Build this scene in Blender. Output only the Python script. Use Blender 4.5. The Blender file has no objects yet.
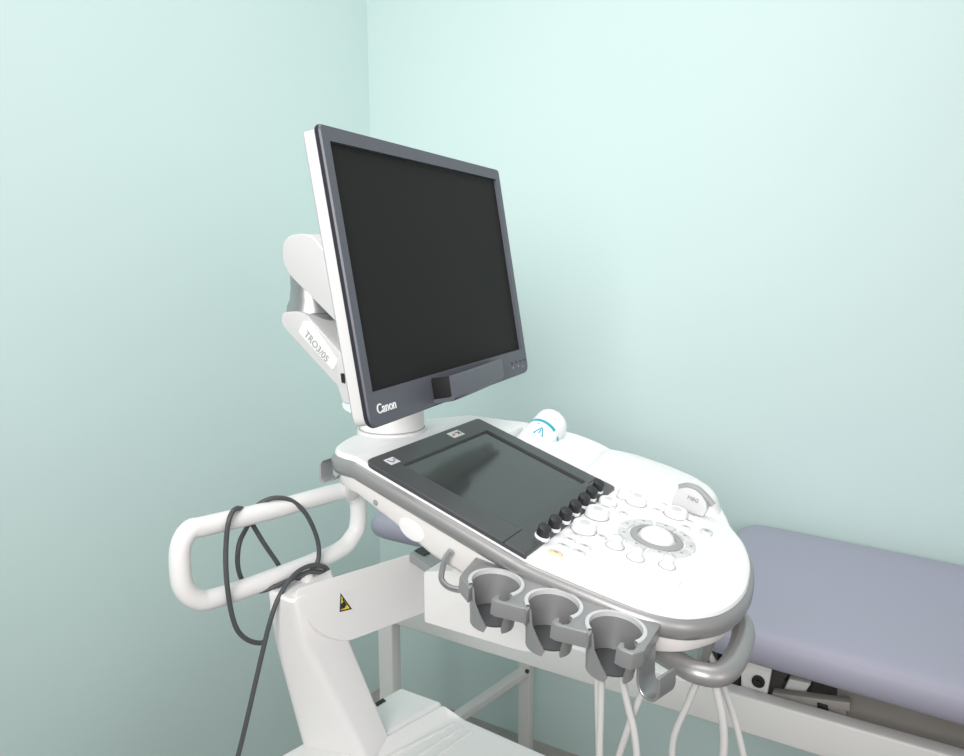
import bpy, bmesh, math, random
from mathutils import Vector as V, Matrix
random.seed(4)
COL = bpy.context.scene.collection
PI = math.pi

# ------------------------------------------------------------------ camera
F = 730.0; CX = 482.0; CY = 378.0; HY = 258.0
TH = math.atan((CY - HY) / F); YAW = math.radians(30.3)
CAM = V((0, 0, 1.42))
FH = V((-math.sin(YAW), math.cos(YAW), 0)); RT = V((math.cos(YAW), math.sin(YAW), 0)); UZ = V((0, 0, 1))
FW = FH * math.cos(TH) - UZ * math.sin(TH); UP = UZ * math.cos(TH) + FH * math.sin(TH)
cam = bpy.data.cameras.new('camera'); cam.sensor_width = 36.0; cam.lens = F / 964 * 36.0
cam.clip_start = 0.02
co = bpy.data.objects.new('camera', cam); COL.objects.link(co)
co.location = CAM; co.rotation_euler = (PI / 2 - TH, 0, YAW)
bpy.context.scene.camera = co

# measured points of the photograph brought into the room
def ray(x, y): return FW * F + RT * (x - CX) - UP * (y - CY)
def oX(x, y, v): r = ray(x, y); return CAM + r * ((v - CAM.x) / r.x)
def oY(x, y, v): r = ray(x, y); return CAM + r * ((v - CAM.y) / r.y)
def oZ(x, y, v): r = ray(x, y); return CAM + r * ((v - CAM.z) / r.z)
def oP(x, y, p0, n): r = ray(x, y); return CAM + r * ((V(p0) - CAM).dot(n) / r.dot(n))

# ------------------------------------------------------------------ materials
def mat(name, col, rough=0.45, metal=0.0, spec=0.5, coat=0.0, trans=0.0, bump=None, mottle=None, ior=1.45):
    m = bpy.data.materials.new(name); m.use_nodes = True
    nt = m.node_tree; b = nt.nodes['Principled BSDF']
    b.inputs['Base Color'].default_value = (*col, 1)
    b.inputs['Roughness'].default_value = rough
    b.inputs['Metallic'].default_value = metal
    b.inputs['Specular IOR Level'].default_value = spec
    b.inputs['Coat Weight'].default_value = coat
    b.inputs['Transmission Weight'].default_value = trans
    b.inputs['IOR'].default_value = ior
    tc = nt.nodes.new('ShaderNodeTexCoord')
    if mottle:
        sc, amt = mottle
        n = nt.nodes.new('ShaderNodeTexNoise'); n.inputs['Scale'].default_value = sc; n.inputs['Detail'].default_value = 4
        nt.links.new(tc.outputs['Object'], n.inputs['Vector'])
        r = nt.nodes.new('ShaderNodeMix'); r.data_type = 'RGBA'
        r.inputs[6].default_value = (*[c * (1 - amt) for c in col], 1); r.inputs[7].default_value = (*[min(1, c * (1 + amt)) for c in col], 1)
        nt.links.new(n.outputs['Fac'], r.inputs[0]); nt.links.new(r.outputs[2], b.inputs['Base Color'])
    if bump:
        sc, st, di = bump
        n = nt.nodes.new('ShaderNodeTexNoise'); n.inputs['Scale'].default_value = sc; n.inputs['Detail'].default_value = 3
        nt.links.new(tc.outputs['Object'], n.inputs['Vector'])
        bp = nt.nodes.new('ShaderNodeBump'); bp.inputs['Strength'].default_value = st; bp.inputs['Distance'].default_value = di
        nt.links.new(n.outputs['Fac'], bp.inputs['Height']); nt.links.new(bp.outputs['Normal'], b.inputs['Normal'])
    return m
M = dict(
    wall=mat('mint_paint', (0.625, 0.765, 0.747), 0.75, spec=0.25, bump=(260, 0.05, 0.001), mottle=(3, 0.01)),
    floor=mat('floor_vinyl', (0.40, 0.37, 0.35), 0.5, mottle=(20, 0.08)),
    white=mat('white_plastic', (0.81, 0.795, 0.79), 0.38, mottle=(6, 0.008)),
    arm=mat('dimmed_white_plastic', (0.60, 0.59, 0.59), 0.42, mottle=(6, 0.008)),  # white plastic toned darker to offset strong light on arms and monitor shell
    deck=mat('white_deck_plastic', (0.84, 0.84, 0.845), 0.33, mottle=(6, 0.006)),
    shell=mat('ivory_plastic', (0.78, 0.75, 0.735), 0.42, mottle=(6, 0.01)),
    key=mat('pale_key_plastic', (0.66, 0.66, 0.67), 0.4, mottle=(30, 0.02)),
    legend=mat('grey_legend', (0.33, 0.33, 0.34), 0.5, mottle=(30, 0.02)),
    orange=mat('pale_orange_key', (0.85, 0.62, 0.42), 0.4, mottle=(30, 0.02)),
    band=mat('silver_grey_paint', (0.37, 0.365, 0.365), 0.36, metal=0.55, bump=(900, 0.05, 0.0003), mottle=(12, 0.03)),
    holder=mat('grey_holder_plastic', (0.32, 0.32, 0.325), 0.36, metal=0.35, mottle=(15, 0.04)),
    rim=mat('pale_holder_rim', (0.64, 0.64, 0.65), 0.35, metal=0.15, mottle=(15, 0.03)),
    hook=mat('satin_metal', (0.42, 0.425, 0.435), 0.3, metal=0.7, mottle=(15, 0.04)),
    chrome=mat('brushed_metal', (0.40, 0.41, 0.41), 0.34, metal=0.8, mottle=(15, 0.04)),
    slate=mat('slate_bezel_plastic', (0.096, 0.10, 0.122), 0.42, mottle=(40, 0.03)),
    slatedark=mat('black_bezel_side', (0.02, 0.02, 0.028), 0.4, mottle=(40, 0.03)),
    screen=mat('switched_off_screen', (0.0165, 0.0158, 0.0155), 0.6, spec=0.16, mottle=(30, 0.02)),
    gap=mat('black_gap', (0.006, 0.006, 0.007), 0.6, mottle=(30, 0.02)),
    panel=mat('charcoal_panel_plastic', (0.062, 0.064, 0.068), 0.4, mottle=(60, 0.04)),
    touch=mat('touch_screen_glass', (0.045, 0.052, 0.050), 0.12, spec=0.55, mottle=(30, 0.02)),
    knob=mat('black_knob_plastic', (0.022, 0.023, 0.027), 0.42, mottle=(60, 0.04)),
    grey=mat('mid_grey_plastic', (0.30, 0.315, 0.32), 0.4, mottle=(15, 0.03)),
    ring=mat('grey_trackball_ring', (0.34, 0.345, 0.35), 0.4, mottle=(15, 0.03)),
    blackslot=mat('black_slot', (0.012, 0.012, 0.013), 0.5, mottle=(30, 0.02)),
    cable=mat('dark_grey_rubber', (0.072, 0.078, 0.082), 0.48, bump=(600, 0.1, 0.0004), mottle=(40, 0.05)),
    wcable=mat('white_rubber', (0.62, 0.61, 0.60), 0.42, mottle=(40, 0.03)),
    couchm=mat('white_steel_enamel', (0.75, 0.74, 0.725), 0.4, mottle=(10, 0.015)),
    under=mat('grey_steel_underframe', (0.33, 0.31, 0.29), 0.45, mottle=(14, 0.1)),
    under2=mat('dark_steel', (0.06, 0.056, 0.055), 0.5, mottle=(14, 0.1)),
    vinyl=mat('lilac_grey_vinyl', (0.365, 0.36, 0.445), 0.5, spec=0.4, bump=(420, 0.12, 0.0006), mottle=(5, 0.02)),
    bottle=mat('white_bottle_plastic', (0.84, 0.86, 0.88), 0.3, mottle=(20, 0.015)),
    teal=mat('teal_print', (0.02, 0.36, 0.47), 0.4, mottle=(30, 0.02)),
    paper=mat('sticker_paper', (0.80, 0.80, 0.80), 0.5, mottle=(30, 0.02)),
    red=mat('red_print', (0.70, 0.25, 0.24), 0.5, mottle=(30, 0.02)),
    blue=mat('blue_print', (0.10, 0.20, 0.55), 0.5, mottle=(30, 0.02)),
    yellow=mat('warning_yellow', (0.80, 0.62, 0.03), 0.45, mottle=(30, 0.02)),
    ink=mat('black_print', (0.03, 0.03, 0.03), 0.5, mottle=(30, 0.02)),
    whiteink=mat('white_print', (0.88, 0.88, 0.90), 0.5, mottle=(30, 0.02)),
    clear=mat('frosted_cover', (0.72, 0.80, 0.80), 0.25, mottle=(20, 0.02)),
)

# ------------------------------------------------------------------ mesh helpers
class MB:
    def __init__(s): s.v = []; s.f = []
    def add(s, vs, fs):
        o = len(s.v); s.v += [V(p) for p in vs]; s.f += [[i + o for i in f] for f in fs]
    def loft(s, rings, cap0=True, cap1=True, closed=True):
        n = len(rings[0]); vs = [p for r in rings for p in r]; fs = []
        for k in range(len(rings) - 1):
            for i in range(n if closed else n - 1):
                j = (i + 1) % n
                fs.append([k * n + i, k * n + j, (k + 1) * n + j, (k + 1) * n + i])
        if cap0: fs.append(list(range(n))[::-1])
        if cap1: fs.append([(len(rings) - 1) * n + i for i in range(n)])
        s.add(vs, fs)
    def tube(s, pts, r, seg=12, closed=False, cap=True, squash=None):
        n = len(pts); rs = r if isinstance(r, (list, tuple)) else [r] * n
        T = []
        for i in range(n):
            a = pts[(i - 1) % n] if closed or i > 0 else pts[i]
            b = pts[(i + 1) % n] if closed or i < n - 1 else pts[i]
            T.append((b - a).normalized())
        up = V((0, 0, 1)) if abs(T[0].z) < .9 else V((1, 0, 0))
        N = (up - T[0] * up.dot(T[0])).normalized(); rings = []
        for i in range(n):
            N = (N - T[i] * N.dot(T[i])).normalized(); B = T[i].cross(N)
            q = squash or (1, 1)
            rings.append([pts[i] + (N * math.cos(2 * PI * k / seg) * q[0] + B * math.sin(2 * PI * k / seg) * q[1]) * rs[i] for k in range(seg)])
        if closed: rings.append(rings[0]); cap = False
        s.loft(rings, cap, cap)
    def lathe(s, prof, o, ax, seg=32, cap=True):
        ax = V(ax).normalized(); t = V((1, 0, 0)) if abs(ax.x) < .8 else V((0, 1, 0))
        e1 = (t - ax * t.dot(ax)).normalized(); e2 = ax.cross(e1)
        s.loft([[V(o) + ax * h + (e1 * math.cos(2 * PI * k / seg) + e2 * math.sin(2 * PI * k / seg)) * max(r, 1e-5) for k in range(seg)] for r, h in prof], cap, cap)
    def box(s, lo, hi):
        x0, y0, z0 = lo; x1, y1, z1 = hi
        s.add([(x0, y0, z0), (x1, y0, z0), (x1, y1, z0), (x0, y1, z0), (x0, y0, z1), (x1, y0, z1), (x1, y1, z1), (x0, y1, z1)],
              [[0, 3, 2, 1], [4, 5, 6, 7], [0, 1, 5, 4], [1, 2, 6, 5], [2, 3, 7, 6], [3, 0, 4, 7]])
    def prism(s, poly, ext):
        ext = V(ext); s.loft([[V(p) for p in poly], [V(p) + ext for p in poly]])
    def bar(s, a, b, w, h, up=(0, 0, 1)):
        a = V(a); b = V(b); d = (b - a).normalized(); u = V(up); u = (u - d * u.dot(d)).normalized(); t = d.cross(u)
        s.loft([[p + t * sx * w / 2 + u * sz * h / 2 for sx, sz in ((-1, -1), (1, -1), (1, 1), (-1, 1))] for p in (a, b)])

def catmull(pts, n=8, closed=False):
    pts = [V(p) for p in pts]; m = len(pts); out = []
    for i in range(m if closed else m - 1):
        if closed: p = [pts[(i + k) % m] for k in (-1, 0, 1, 2)]
        else: p = [pts[max(0, min(m - 1, i + k))] for k in (-1, 0, 1, 2)]
        for k in range(n):
            t = k / n
            out.append(0.5 * ((2 * p[1]) + (p[2] - p[0]) * t + (2 * p[0] - 5 * p[1] + 4 * p[2] - p[3]) * t * t + (3 * p[1] - p[0] - 3 * p[2] + p[3]) * t ** 3))
    if not closed: out.append(pts[-1])
    return out

def fillet(pts, r, n=6):
    """round the corners of an open polyline"""
    pts = [V(p) for p in pts]; out = [pts[0]]
    for i in range(1, len(pts) - 1):
        p = pts[i]; a = (pts[i - 1] - p); b = (pts[i + 1] - p); rr = min(r, a.length * .49, b.length * .49)
        a = p + a.normalized() * rr; b = p + b.normalized() * rr
        for k in range(n + 1):
            t = k / n; out.append(a * (1 - t) ** 2 + p * 2 * t * (1 - t) + b * t * t)
    out.append(pts[-1]); return out
def fillet_closed(pts, r, n=6):
    pts = [V(p) for p in pts]; m = len(pts); out = []
    rs = r if isinstance(r, (list, tuple)) else [r] * m
    for i in range(m):
        p = pts[i]; a = pts[i - 1] - p; b = pts[(i + 1) % m] - p; rr = min(rs[i], a.length * .49, b.length * .49)
        a = p + a.normalized() * rr; b = p + b.normalized() * rr
        for k in range(n + 1):
            t = k / n; out.append(a * (1 - t) ** 2 + p * 2 * t * (1 - t) + b * t * t)
    return out

ROOTLOC = {}
def finish(name, me, material, parent, bevel=0, angle=38, bseg=3):
    off = ROOTLOC.get(parent.name, V()) if parent else V()
    bm = bmesh.new(); bm.from_mesh(me)
    bmesh.ops.remove_doubles(bm, verts=bm.verts, dist=1e-6)
    bmesh.ops.recalc_face_normals(bm, faces=bm.faces)
    if bevel:
        ed = [e for e in bm.edges if len(e.link_faces) == 2 and e.calc_face_angle(0) > math.radians(30)]
        bmesh.ops.bevel(bm, geom=ed, offset=bevel, segments=bseg, profile=.5, affect='EDGES', clamp_overlap=True)
    bm.to_mesh(me); bm.free()
    if not parent:
        c = V((0, 0, 0)); lo = [min(v.co[k] for v in me.vertices) for k in range(3)]; hi = [max(v.co[k] for v in me.vertices) for k in range(3)]
        off = V(((lo[0] + hi[0]) / 2, (lo[1] + hi[1]) / 2, lo[2]))
    for v in me.vertices: v.co -= off
    for p in me.polygons: p.use_smooth = True
    me.set_sharp_from_angle(angle=math.radians(angle))
    mats = material if isinstance(material, list) else [material]
    for m_ in mats: me.materials.append(m_)
    o = bpy.data.objects.new(name, me); COL.objects.link(o)
    if parent: o.parent = parent; ROOTLOC[o.name] = off
    else: o.location = off; ROOTLOC[o.name] = off
    return o
def build(mb, name, material, parent=None, bevel=0, angle=38, bseg=3):
    me = bpy.data.meshes.new(name); me.from_pydata([tuple(p) for p in mb.v], [], mb.f)
    return finish(name, me, material, parent, bevel, angle, bseg)
def thing(name, label, cat, loc, group=None):
    o = bpy.data.objects.new(name, None); COL.objects.link(o); o.location = loc; o.empty_display_size = .05
    ROOTLOC[o.name] = V(loc); o['label'] = label; o['category'] = cat
    if group: o['group'] = group
    return o
def tag(o, label, cat, group=None):
    o['label'] = label; o['category'] = cat
    if group: o['group'] = group
    return o
def struct(o): o['kind'] = 'structure'; return o
def text(s, name, size, origin, ex, ey, material, parent, depth=.0004, sx=1.0, shear=0, offset=0.0):
    cu = bpy.data.curves.new(name, 'FONT'); cu.body = s; cu.size = size; cu.extrude = depth; cu.align_x = 'CENTER'; cu.align_y = 'CENTER'
    cu.shear = shear; cu.offset = offset; cu.resolution_u = 4
    t = bpy.data.objects.new(name, cu); COL.objects.link(t)
    bpy.context.view_layer.update()
    me = bpy.data.meshes.new_from_object(t.evaluated_get(bpy.context.evaluated_depsgraph_get()))
    bpy.data.objects.remove(t)
    me.materials.clear()
    ex = V(ex).normalized(); n = ex.cross(V(ey)).normalized(); ey = n.cross(ex)
    for v in me.vertices: v.co = V(origin) + ex * v.co.x * sx + ey * v.co.y + n * v.co.z
    return finish(name, me, material, parent)

# ------------------------------------------------------------------ the setting
WY = 1.786
LX = -1.43
b = MB(); b.box((LX - .12, WY, -0.1), (3.2, WY + .12, 3.2)); struct(build(b, 'wall_back', M['wall']))
b = MB(); b.box((LX - .12, -2.6, -0.1), (LX, WY, 3.2)); struct(build(b, 'wall_left', M['wall']))
b = MB(); b.box((LX, -2.6, -0.1), (3.2, WY, 0.0)); struct(build(b, 'floor', M['floor']))

# ------------------------------------------------------------------ ultrasound machine
UM = thing('ultrasound_machine', 'white ultrasound machine with black monitor above its sloping control console', 'ultrasound machine', (-.55, .85, 0))

# ---- console surface
def zt(x):
    if x < -.56: return 1.186
    if x < -.327: return 1.186 - .334 * (x + .56)
    return 1.108 - .18 * (x + .327)
def onS(x, y, dz=0):
    r = ray(x, y); lo, hi = .3 / F, 2.5 / F
    for i in range(50):
        m = (lo + hi) / 2; p = CAM + r * m
        if p.z > zt(p.x) + dz: lo = m
        else: hi = m
    return CAM + r * lo
def frame(x):
    sl = 0 if x < -.56 else (-.334 if x < -.327 else -.18)
    e1 = V((1, 0, sl)).normalized(); e2 = V((0, 1, 0)); return e1, e2, e1.cross(e2)
OUT = [(-.575, .654), (-.602, .668), (-.620, .70), (-.632, .745), (-.634, .79), (-.622, .838), (-.60, .872), (-.575, .905), (-.55, .94), (-.528, .968),
       (-.50, 1.004), (-.46, 1.037), (-.41, 1.056), (-.35, 1.05), (-.29, 1.046), (-.24, 1.03), (-.207, 1.0), (-.188, .965), (-.174, .932), (-.153, .898), (-.136, .851),
       (-.128, .80), (-.127, .76), (-.134, .72), (-.147, .692), (-.168, .668), (-.20, .655), (-.25, .652), (-.33, .652), (-.45, .652), (-.53, .652)]
OC = catmull([(x, y, 0) for x, y in OUT], 7, True)
def onorm():
    n = len(OC); r = []
    for i in range(n):
        t = (OC[(i + 1) % n] - OC[i - 1]).normalized(); r.append(V((-t.y, t.x, 0)))
    return r
ON = onorm()
cen = V((-.38, .84, 0))
if (OC[0] - cen).dot(ON[0]) < 0: ON = [-n for n in ON]
def cring(off, dz, zfun=None):
    r = []
    for p, n in zip(OC, ON):
        q = p + n * off; z = zt(q.x) + (dz(q.x) if callable(dz) else dz); r.append(V((q.x, q.y, z)))
    return r
HX0, HX1, HY0, HY1 = -.497, -.445, .925, .975   # opening for the bottle
def cap_mesh(poly2, zf, step=.012):
    """flat outline cut into strips and laid on the curved surface"""
    bm = bmesh.new(); bm.faces.new([bm.verts.new((p.x, p.y, 0)) for p in poly2])
    xs = [p.x for p in poly2]; x = min(xs) + step
    cuts = [-.56, -.327]
    while x < max(xs) - .002: cuts.append(x); x += step
    for c in sorted(cuts):
        bmesh.ops.bisect_plane(bm, geom=bm.verts[:] + bm.edges[:] + bm.faces[:], dist=1e-6, plane_co=(c, 0, 0), plane_no=(1, 0, 0))
    for c, n_ in ((HX0, (1, 0, 0)), (HX1, (1, 0, 0))): bmesh.ops.bisect_plane(bm, geom=bm.verts[:] + bm.edges[:] + bm.faces[:], dist=1e-6, plane_co=(c, 0, 0), plane_no=n_)
    for c in (HY0, HY1): bmesh.ops.bisect_plane(bm, geom=bm.verts[:] + bm.edges[:] + bm.faces[:], dist=1e-6, plane_co=(0, c, 0), plane_no=(0, 1, 0))
    bmesh.ops.delete(bm, geom=[f for f in bm.faces if HX0 < f.calc_center_median().x < HX1 and HY0 < f.calc_center_median().y < HY1], context='FACES_ONLY')
    for v in bm.verts: v.co.z = zf(v.co.x)
    return bm
b = MB(); b.loft([cring(-.004, 0), cring(-.001, -.0015), cring(0, -.005), cring(-.002, -.008)], False, False)
bm = cap_mesh(cring(-.004, 0), zt); bm.verts.index_update()
b.add([v.co.copy() for v in bm.verts], [[v.index for v in f.verts] for f in bm.faces]); bm.free()
CON = build(b, 'control_console', M['deck'], UM, angle=7)
b = MB(); b.loft([cring(-.002, -.0055), cring(.0025, -.0075), cring(.005, -.013), cring(.005, -.019), cring(.002, -.026), cring(-.004, -.0285), cring(-.012, -.0285)], False, False)
build(b, 'trim_band', M['band'], CON, angle=50)
b = MB()
hq = [V((x, y, zt(x))) for x, y in ((HX0, HY0), (HX1, HY0), (HX1, HY1), (HX0, HY1))]
b.loft([hq, [p - V((0, 0, .055)) for p in hq]], False, True); build(b, 'bottle_recess', M['deck'], CON)
LD = [(-.65, .010), (-.586, .018), (-.5, .031), (-.45, .042), (-.3, .040), (-.22, .026), (-.16, .016), (-.12, .008)]
def ld(x):
    for (a, p), (c, q) in zip(LD, LD[1:]):
        if x <= c: return p + (q - p) * max(0, (x - a)) / (c - a)
    return LD[-1][1]
b = MB(); b.loft([cring(-.003, -.027), cring(-.004, lambda x: -.0275 - ld(x) * .8), cring(-.007, lambda x: -.0275 - ld(x) * .95), cring(-.016, lambda x: -.0275 - ld(x))], False, True)
LOW = build(b, 'lower_shell', M['shell'], CON, angle=60)
# oval cover and screw on the near side of the shell
def onnear(x, y): return oY(x, y, .6565)
b = MB(); pts = [onnear(412 + 11.5 * math.cos(t) - math.sin(t) * 5.0, 529.5 + 10.3 * math.cos(t) + math.sin(t) * 6.5) for t in [2 * PI * k / 28 for k in range(28)]]
b.prism([p + V((0, .004, 0)) for p in pts], (0, -.006, 0)); build(b, 'oval_cover', M['white'], CON, bevel=.001)
b = MB(); b.lathe([(.0042, 0), (.0042, .003), (.003, .0042)], onnear(376, 502.5) + V((0, .0025, 0)), (0, -1, 0), 16); build(b, 'screw', M['grey'], CON)

# ---- raised pod on the far side of the console
pod_near = [(-.372, .921), (-.335, .924), (-.28, .928), (-.235, .934), (-.20, .944)]
pod_far = [(-.199, .975), (-.213, 1.0), (-.243, 1.022), (-.29, 1.034), (-.35, 1.036), (-.385, 1.030)]
pod = fillet_closed([(x, y, 0) for x, y in pod_near + pod_far], .012, 3)
pc = V((-.29, .98, 0))
def pring(k, dz): return [V((pc.x + (p.x - pc.x) * k, pc.y + (p.y - pc.y) * k, zt(pc.x + (p.x - pc.x) * k) + dz * (max(.04, min(1, (pc.x + (p.x - pc.x) * k + .42) / .09)) if dz > 0 else 1))) for p in pod]
b = MB(); b.loft([pring(1.05, -.001), pring(1.02, .006), pring(.97, .016), pring(.93, .0195), pring(.85, .0205)], False, True)
build(b, 'side_pod', M['deck'], CON, angle=50)

b = MB(); b.tube(catmull([onS(585.5, 479) + V((0, 0, .001)), onS(586.2, 474) + V((0, 0, .001)), onS(589, 471) + V((0, 0, .001)), onS(604, 468.8) + V((0, 0, .001)), onS(622, 465.8) + V((0, 0, .002))], 5), .0016, 8); build(b, 'pod_seam', M['key'], CON)
# ---- grey half round dial face set into the pod
b = MB(); DY = .9265
prof = [(671, 507), (672, 500), (674.5, 494), (679, 488), (687, 486.8), (695.7, 489.6), (702, 496), (706.5, 503.5), (706.5, 511), (702.5, 517)]
P = [oY(x, y, DY) for x, y in prof]
b.prism(P, (0, .02, 0)); dial = build(b, 'dial_face', M['key'], CON, bevel=.0012)
b = MB(); arc = [oY(x, y, DY + .004) for x, y in ((679.5, 487.2), (688, 485.8), (697, 488.6), (704, 494.5), (709, 500), (713, 505))]
b.tube(catmull(arc, 5), .0042, 10); build(b, 'dial_rim', M['ring'], CON)
text('M8G', 'dial_lettering', .0075, oY(693, 499.5, DY - .0006), V((1, 0, -.28)), V((.05, 0, 1)), M['legend'], CON)

# ---- sloping dark touch panel
def pan(x, y, dz=0): return V((x, y, zt(x) + dz))
def panel_frame():
    b = MB()
    outer = [(-.542, .6515), (-.543, .917), (-.327, .919), (-.3275, .6505)]
    inner = [(-.5125, .686), (-.5125, .892), (-.3575, .889), (-.3575, .690)]
    o3 = [fillet_closed([pan(x, y, dz) for x, y in outer], [.012, .006, .002, .002], 4) for dz in (-.0015, .0032)]
    n = 5
    i3 = [[pan(x, y, dz) for x, y in inner] for dz in (.0046, -.002)]
    top = fillet_closed([pan(x + (.0015 if x < -.4 else -.0015), y + (.0015 if y < .8 else -.0015), .0046) for x, y in outer], [.012, .006, .002, .002], 4)
    b.loft([o3[0], o3[1], top], False, False)
    b.loft(i3, False, False)
    # frame quads between outer top ring and inner ring
    off = len(b.v); b.v += [p.copy() for p in top] + [p.copy() for p in i3[0]]
    m = len(top)
    for k in range(4):
        seg = [off + k * n + j for j in range(n)]
        b.f.append(seg + [off + m + k])
        b.f.append([off + k * n + n - 1, off + ((k + 1) % 4) * n, off + m + (k + 1) % 4, off + m + k])
    return b
TP = build(panel_frame(), 'touch_panel', M['panel'], UM, angle=30)
b = MB(); b.add([pan(-.5135, .685, .0005), pan(-.3565, .689, .0005), pan(-.3565, .890, .0005), pan(-.5135, .893, .0005)], [[0, 1, 2, 3]])
b.prism([pan(-.5135, .685, -.002), pan(-.3565, .689, -.002), pan(-.3565, .890, -.002), pan(-.5135, .893, -.002)], (0, 0, .0035))
build(b, 'touch_screen', M['touch'], TP)
b = MB(); b.bar(pan(-.353, .649, .0044), pan(-.353, .692, .0044), .0009, .0010); build(b, 'panel_seam', M['gap'], TP)
b = MB(); b.bar(pan(-.353, .888, .0044), pan(-.353, .917, .0044), .0009, .0010); build(b, 'panel_seam', M['gap'], TP)
# stickers
for (sx, sy, dx, dy, kind) in ((-.5235, .681, .012, .018, 0), (-.5275, .831, .013, .027, 1)):
    b = MB(); q = [pan(sx - dx / 2, sy - dy / 2, .0047), pan(sx + dx / 2, sy - dy / 2, .0047), pan(sx + dx / 2, sy + dy / 2, .0047), pan(sx - dx / 2, sy + dy / 2, .0047)]
    b.prism(q, (0, 0, .0004)); st = build(b, 'sticker', M['paper'], TP)
    e1, e2, nn = frame(sx)
    def blob(u, v, r, m_, name):
        b = MB(); b.lathe([(r, 0), (r, .0003)], pan(sx + u, sy + v, .0050), nn, 12); build(b, name, m_, TP)
    if kind == 0:
        b = MB(); b.bar(pan(sx - .003, sy - .006, .0052), pan(sx + .003, sy - .001, .0052), .002, .0004, nn); b.bar(pan(sx + .003, sy - .001, .0052), pan(sx + .001, sy + .003, .0052), .0016, .0004, nn)
        build(b, 'printed_mark', M['blue'], TP); blob(-.001, .0055, .0024, M['red'], 'printed_dot')
    else:
        b = MB(); b.bar(pan(sx + .002, sy - .010, .0052), pan(sx - .001, sy - .002, .0052), .0035, .0004, nn)
        build(b, 'printed_mark', M['red'], TP)
        b = MB(); b.bar(pan(sx - .003, sy + .002, .0052), pan(sx + .003, sy + .010, .0052), .0018, .0004, nn); b.bar(pan(sx + .003, sy + .003, .0052), pan(sx - .003, sy + .010, .0052), .0014, .0004, nn)
        build(b, 'printed_cross', M['ink'], TP)
# seven black knobs on white collars
e1, e2, nn = frame(-.34)
for (px, py) in ((542, 537), (553, 528), (563.5, 520), (573, 512.3), (582, 505), (589.5, 498), (596.5, 490.7)):
    p = onS(px, py, .0046)
    b = MB(); b.lathe([(.0088, -.001), (.0088, .0018), (.0078, .003)], p, nn, 24); cl = build(b, 'knob_collar', M['whiteink'], TP)
    b = MB(); ring0 = []; ring1 = []; ring2 = []
    for k in range(24):
        a = 2 * PI * k / 24; c, s_ = math.cos(a), math.sin(a); r = .0078
        ring0.append(p + (e1 * c + e2 * s_) * r + nn * .002); ring1.append(p + (e1 * c + e2 * s_) * (r * .97) + nn * (.0125 + s_ * .001 - c * .0012)); ring2.append(p + (e1 * c + e2 * s_) * (r * .85) + nn * (.0132 + s_ * .001 - c * .0012))
    b.loft([ring0, ring1, ring2]); build(b, 'black_knob', M['knob'], TP, angle=45)

# ---- keys, dials and trackball
def oval(p, ex, ey, l, w, n=20, e=3.0):
    r = []
    for k in range(n):
        a = 2 * PI * k / n; c, s_ = math.cos(a), math.sin(a)
        r.append(p + ex * (abs(c) ** (2 / e)) * (1 if c >= 0 else -1) * l / 2 + ey * (abs(s_) ** (2 / e)) * (1 if s_ >= 0 else -1) * w / 2)
    return r
def key(px, py, l, w, rot=0, m_='key', h=.0022, dot=True, name='key'):
    p = onS(px, py); e1, e2, nn = frame(p.x); c, s_ = math.cos(rot), math.sin(rot); ex = e1 * c + e2 * s_; ey = e2 * c - e1 * s_
    b = MB(); b.loft([oval(p - nn * .001, ex, ey, l, w), oval(p + nn * h * .7, ex, ey, l, w), oval(p + nn * h, ex, ey, l * .82, w * .78)])
    k = build(b, name, M[m_], CON)
    if dot:
        b = MB(); q = p + nn * (h + .0001); b.loft([oval(q, ex, ey, l * .38, w * .28, 8, 2), oval(q + nn * .0002, ex, ey, l * .38, w * .28, 8, 2)]); build(b, 'key_symbol', M['legend'], CON)
for a in ((575.6, 535.8, .014, .007, 0), (569.8, 540.8, .014, .008, 0), (563, 546.6, .014, .008, 0), (584.8, 547.4, .015, .008, 0), (579, 552.8, .015, .009, 0),
          (601, 537.5, .014, .009, 0), (664.5, 505.4, .014, .005, 0), (657, 511, .016, .007, .0), (680, 509.5, .012, .008, 0), (692, 516.5, .017, .008, 0), (688, 522, .013, .007, 0),
          (685.6, 528, .012, .007, 0), (623, 514, .011, .008, .6), (612, 507.5, .010, .007, 0), (598, 504.5, .011, .007, 0), (591, 510.5, .010, .006, 0)): key(*a)
key(555.7, 553.8, .016, .009, 0, 'orange'); key(706, 533.5, .015, .014, 0, 'key', .004)
# ring of keys round the trackball
TC = onS(656.5, 538.5); e1, e2, nn = frame(-.2)
def arckey(a0, a1, r0, r1):
    b = MB(); N = 9
    def ring(h, ins):
        o = [TC + (e1 * math.cos(a) + e2 * math.sin(a)) * (r1 - ins) + nn * h for a in [a0 + ins / r1 + (a1 - a0 - 2 * ins / r1) * k / N for k in range(N + 1)]]
        i = [TC + (e1 * math.cos(a) + e2 * math.sin(a)) * (r0 + ins) + nn * h for a in [a1 - ins / r1 - (a1 - a0 - 2 * ins / r1) * k / N for k in range(N + 1)]]
        return o + i
    b.loft([ring(-.001, 0), ring(.002, 0), ring(.0026, .0012)]); k = build(b, 'arc_key', M['key'], CON)
    am = (a0 + a1) / 2; q = TC + (e1 * math.cos(am) + e2 * math.sin(am)) * (r0 + r1) / 2 + nn * .0027
    b = MB(); b.loft([oval(q, e1, e2, .004, .003, 8, 2), oval(q + nn * .0002, e1, e2, .004, .003, 8, 2)]); build(b, 'key_symbol', M['legend'], CON)
for k in range(9):
    a = 2 * PI * k / 9 + .2; arckey(a - .29, a + .29, .0345, .0455)
b = MB(); b.lathe([(.0315, -.001), (.0315, .0016), (.0300, .0026), (.0235, .0026), (.0225, .0010), (.0225, -.001)], TC, nn, 48, False); build(b, 'trackball_ring', M['ring'], CON)
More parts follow.
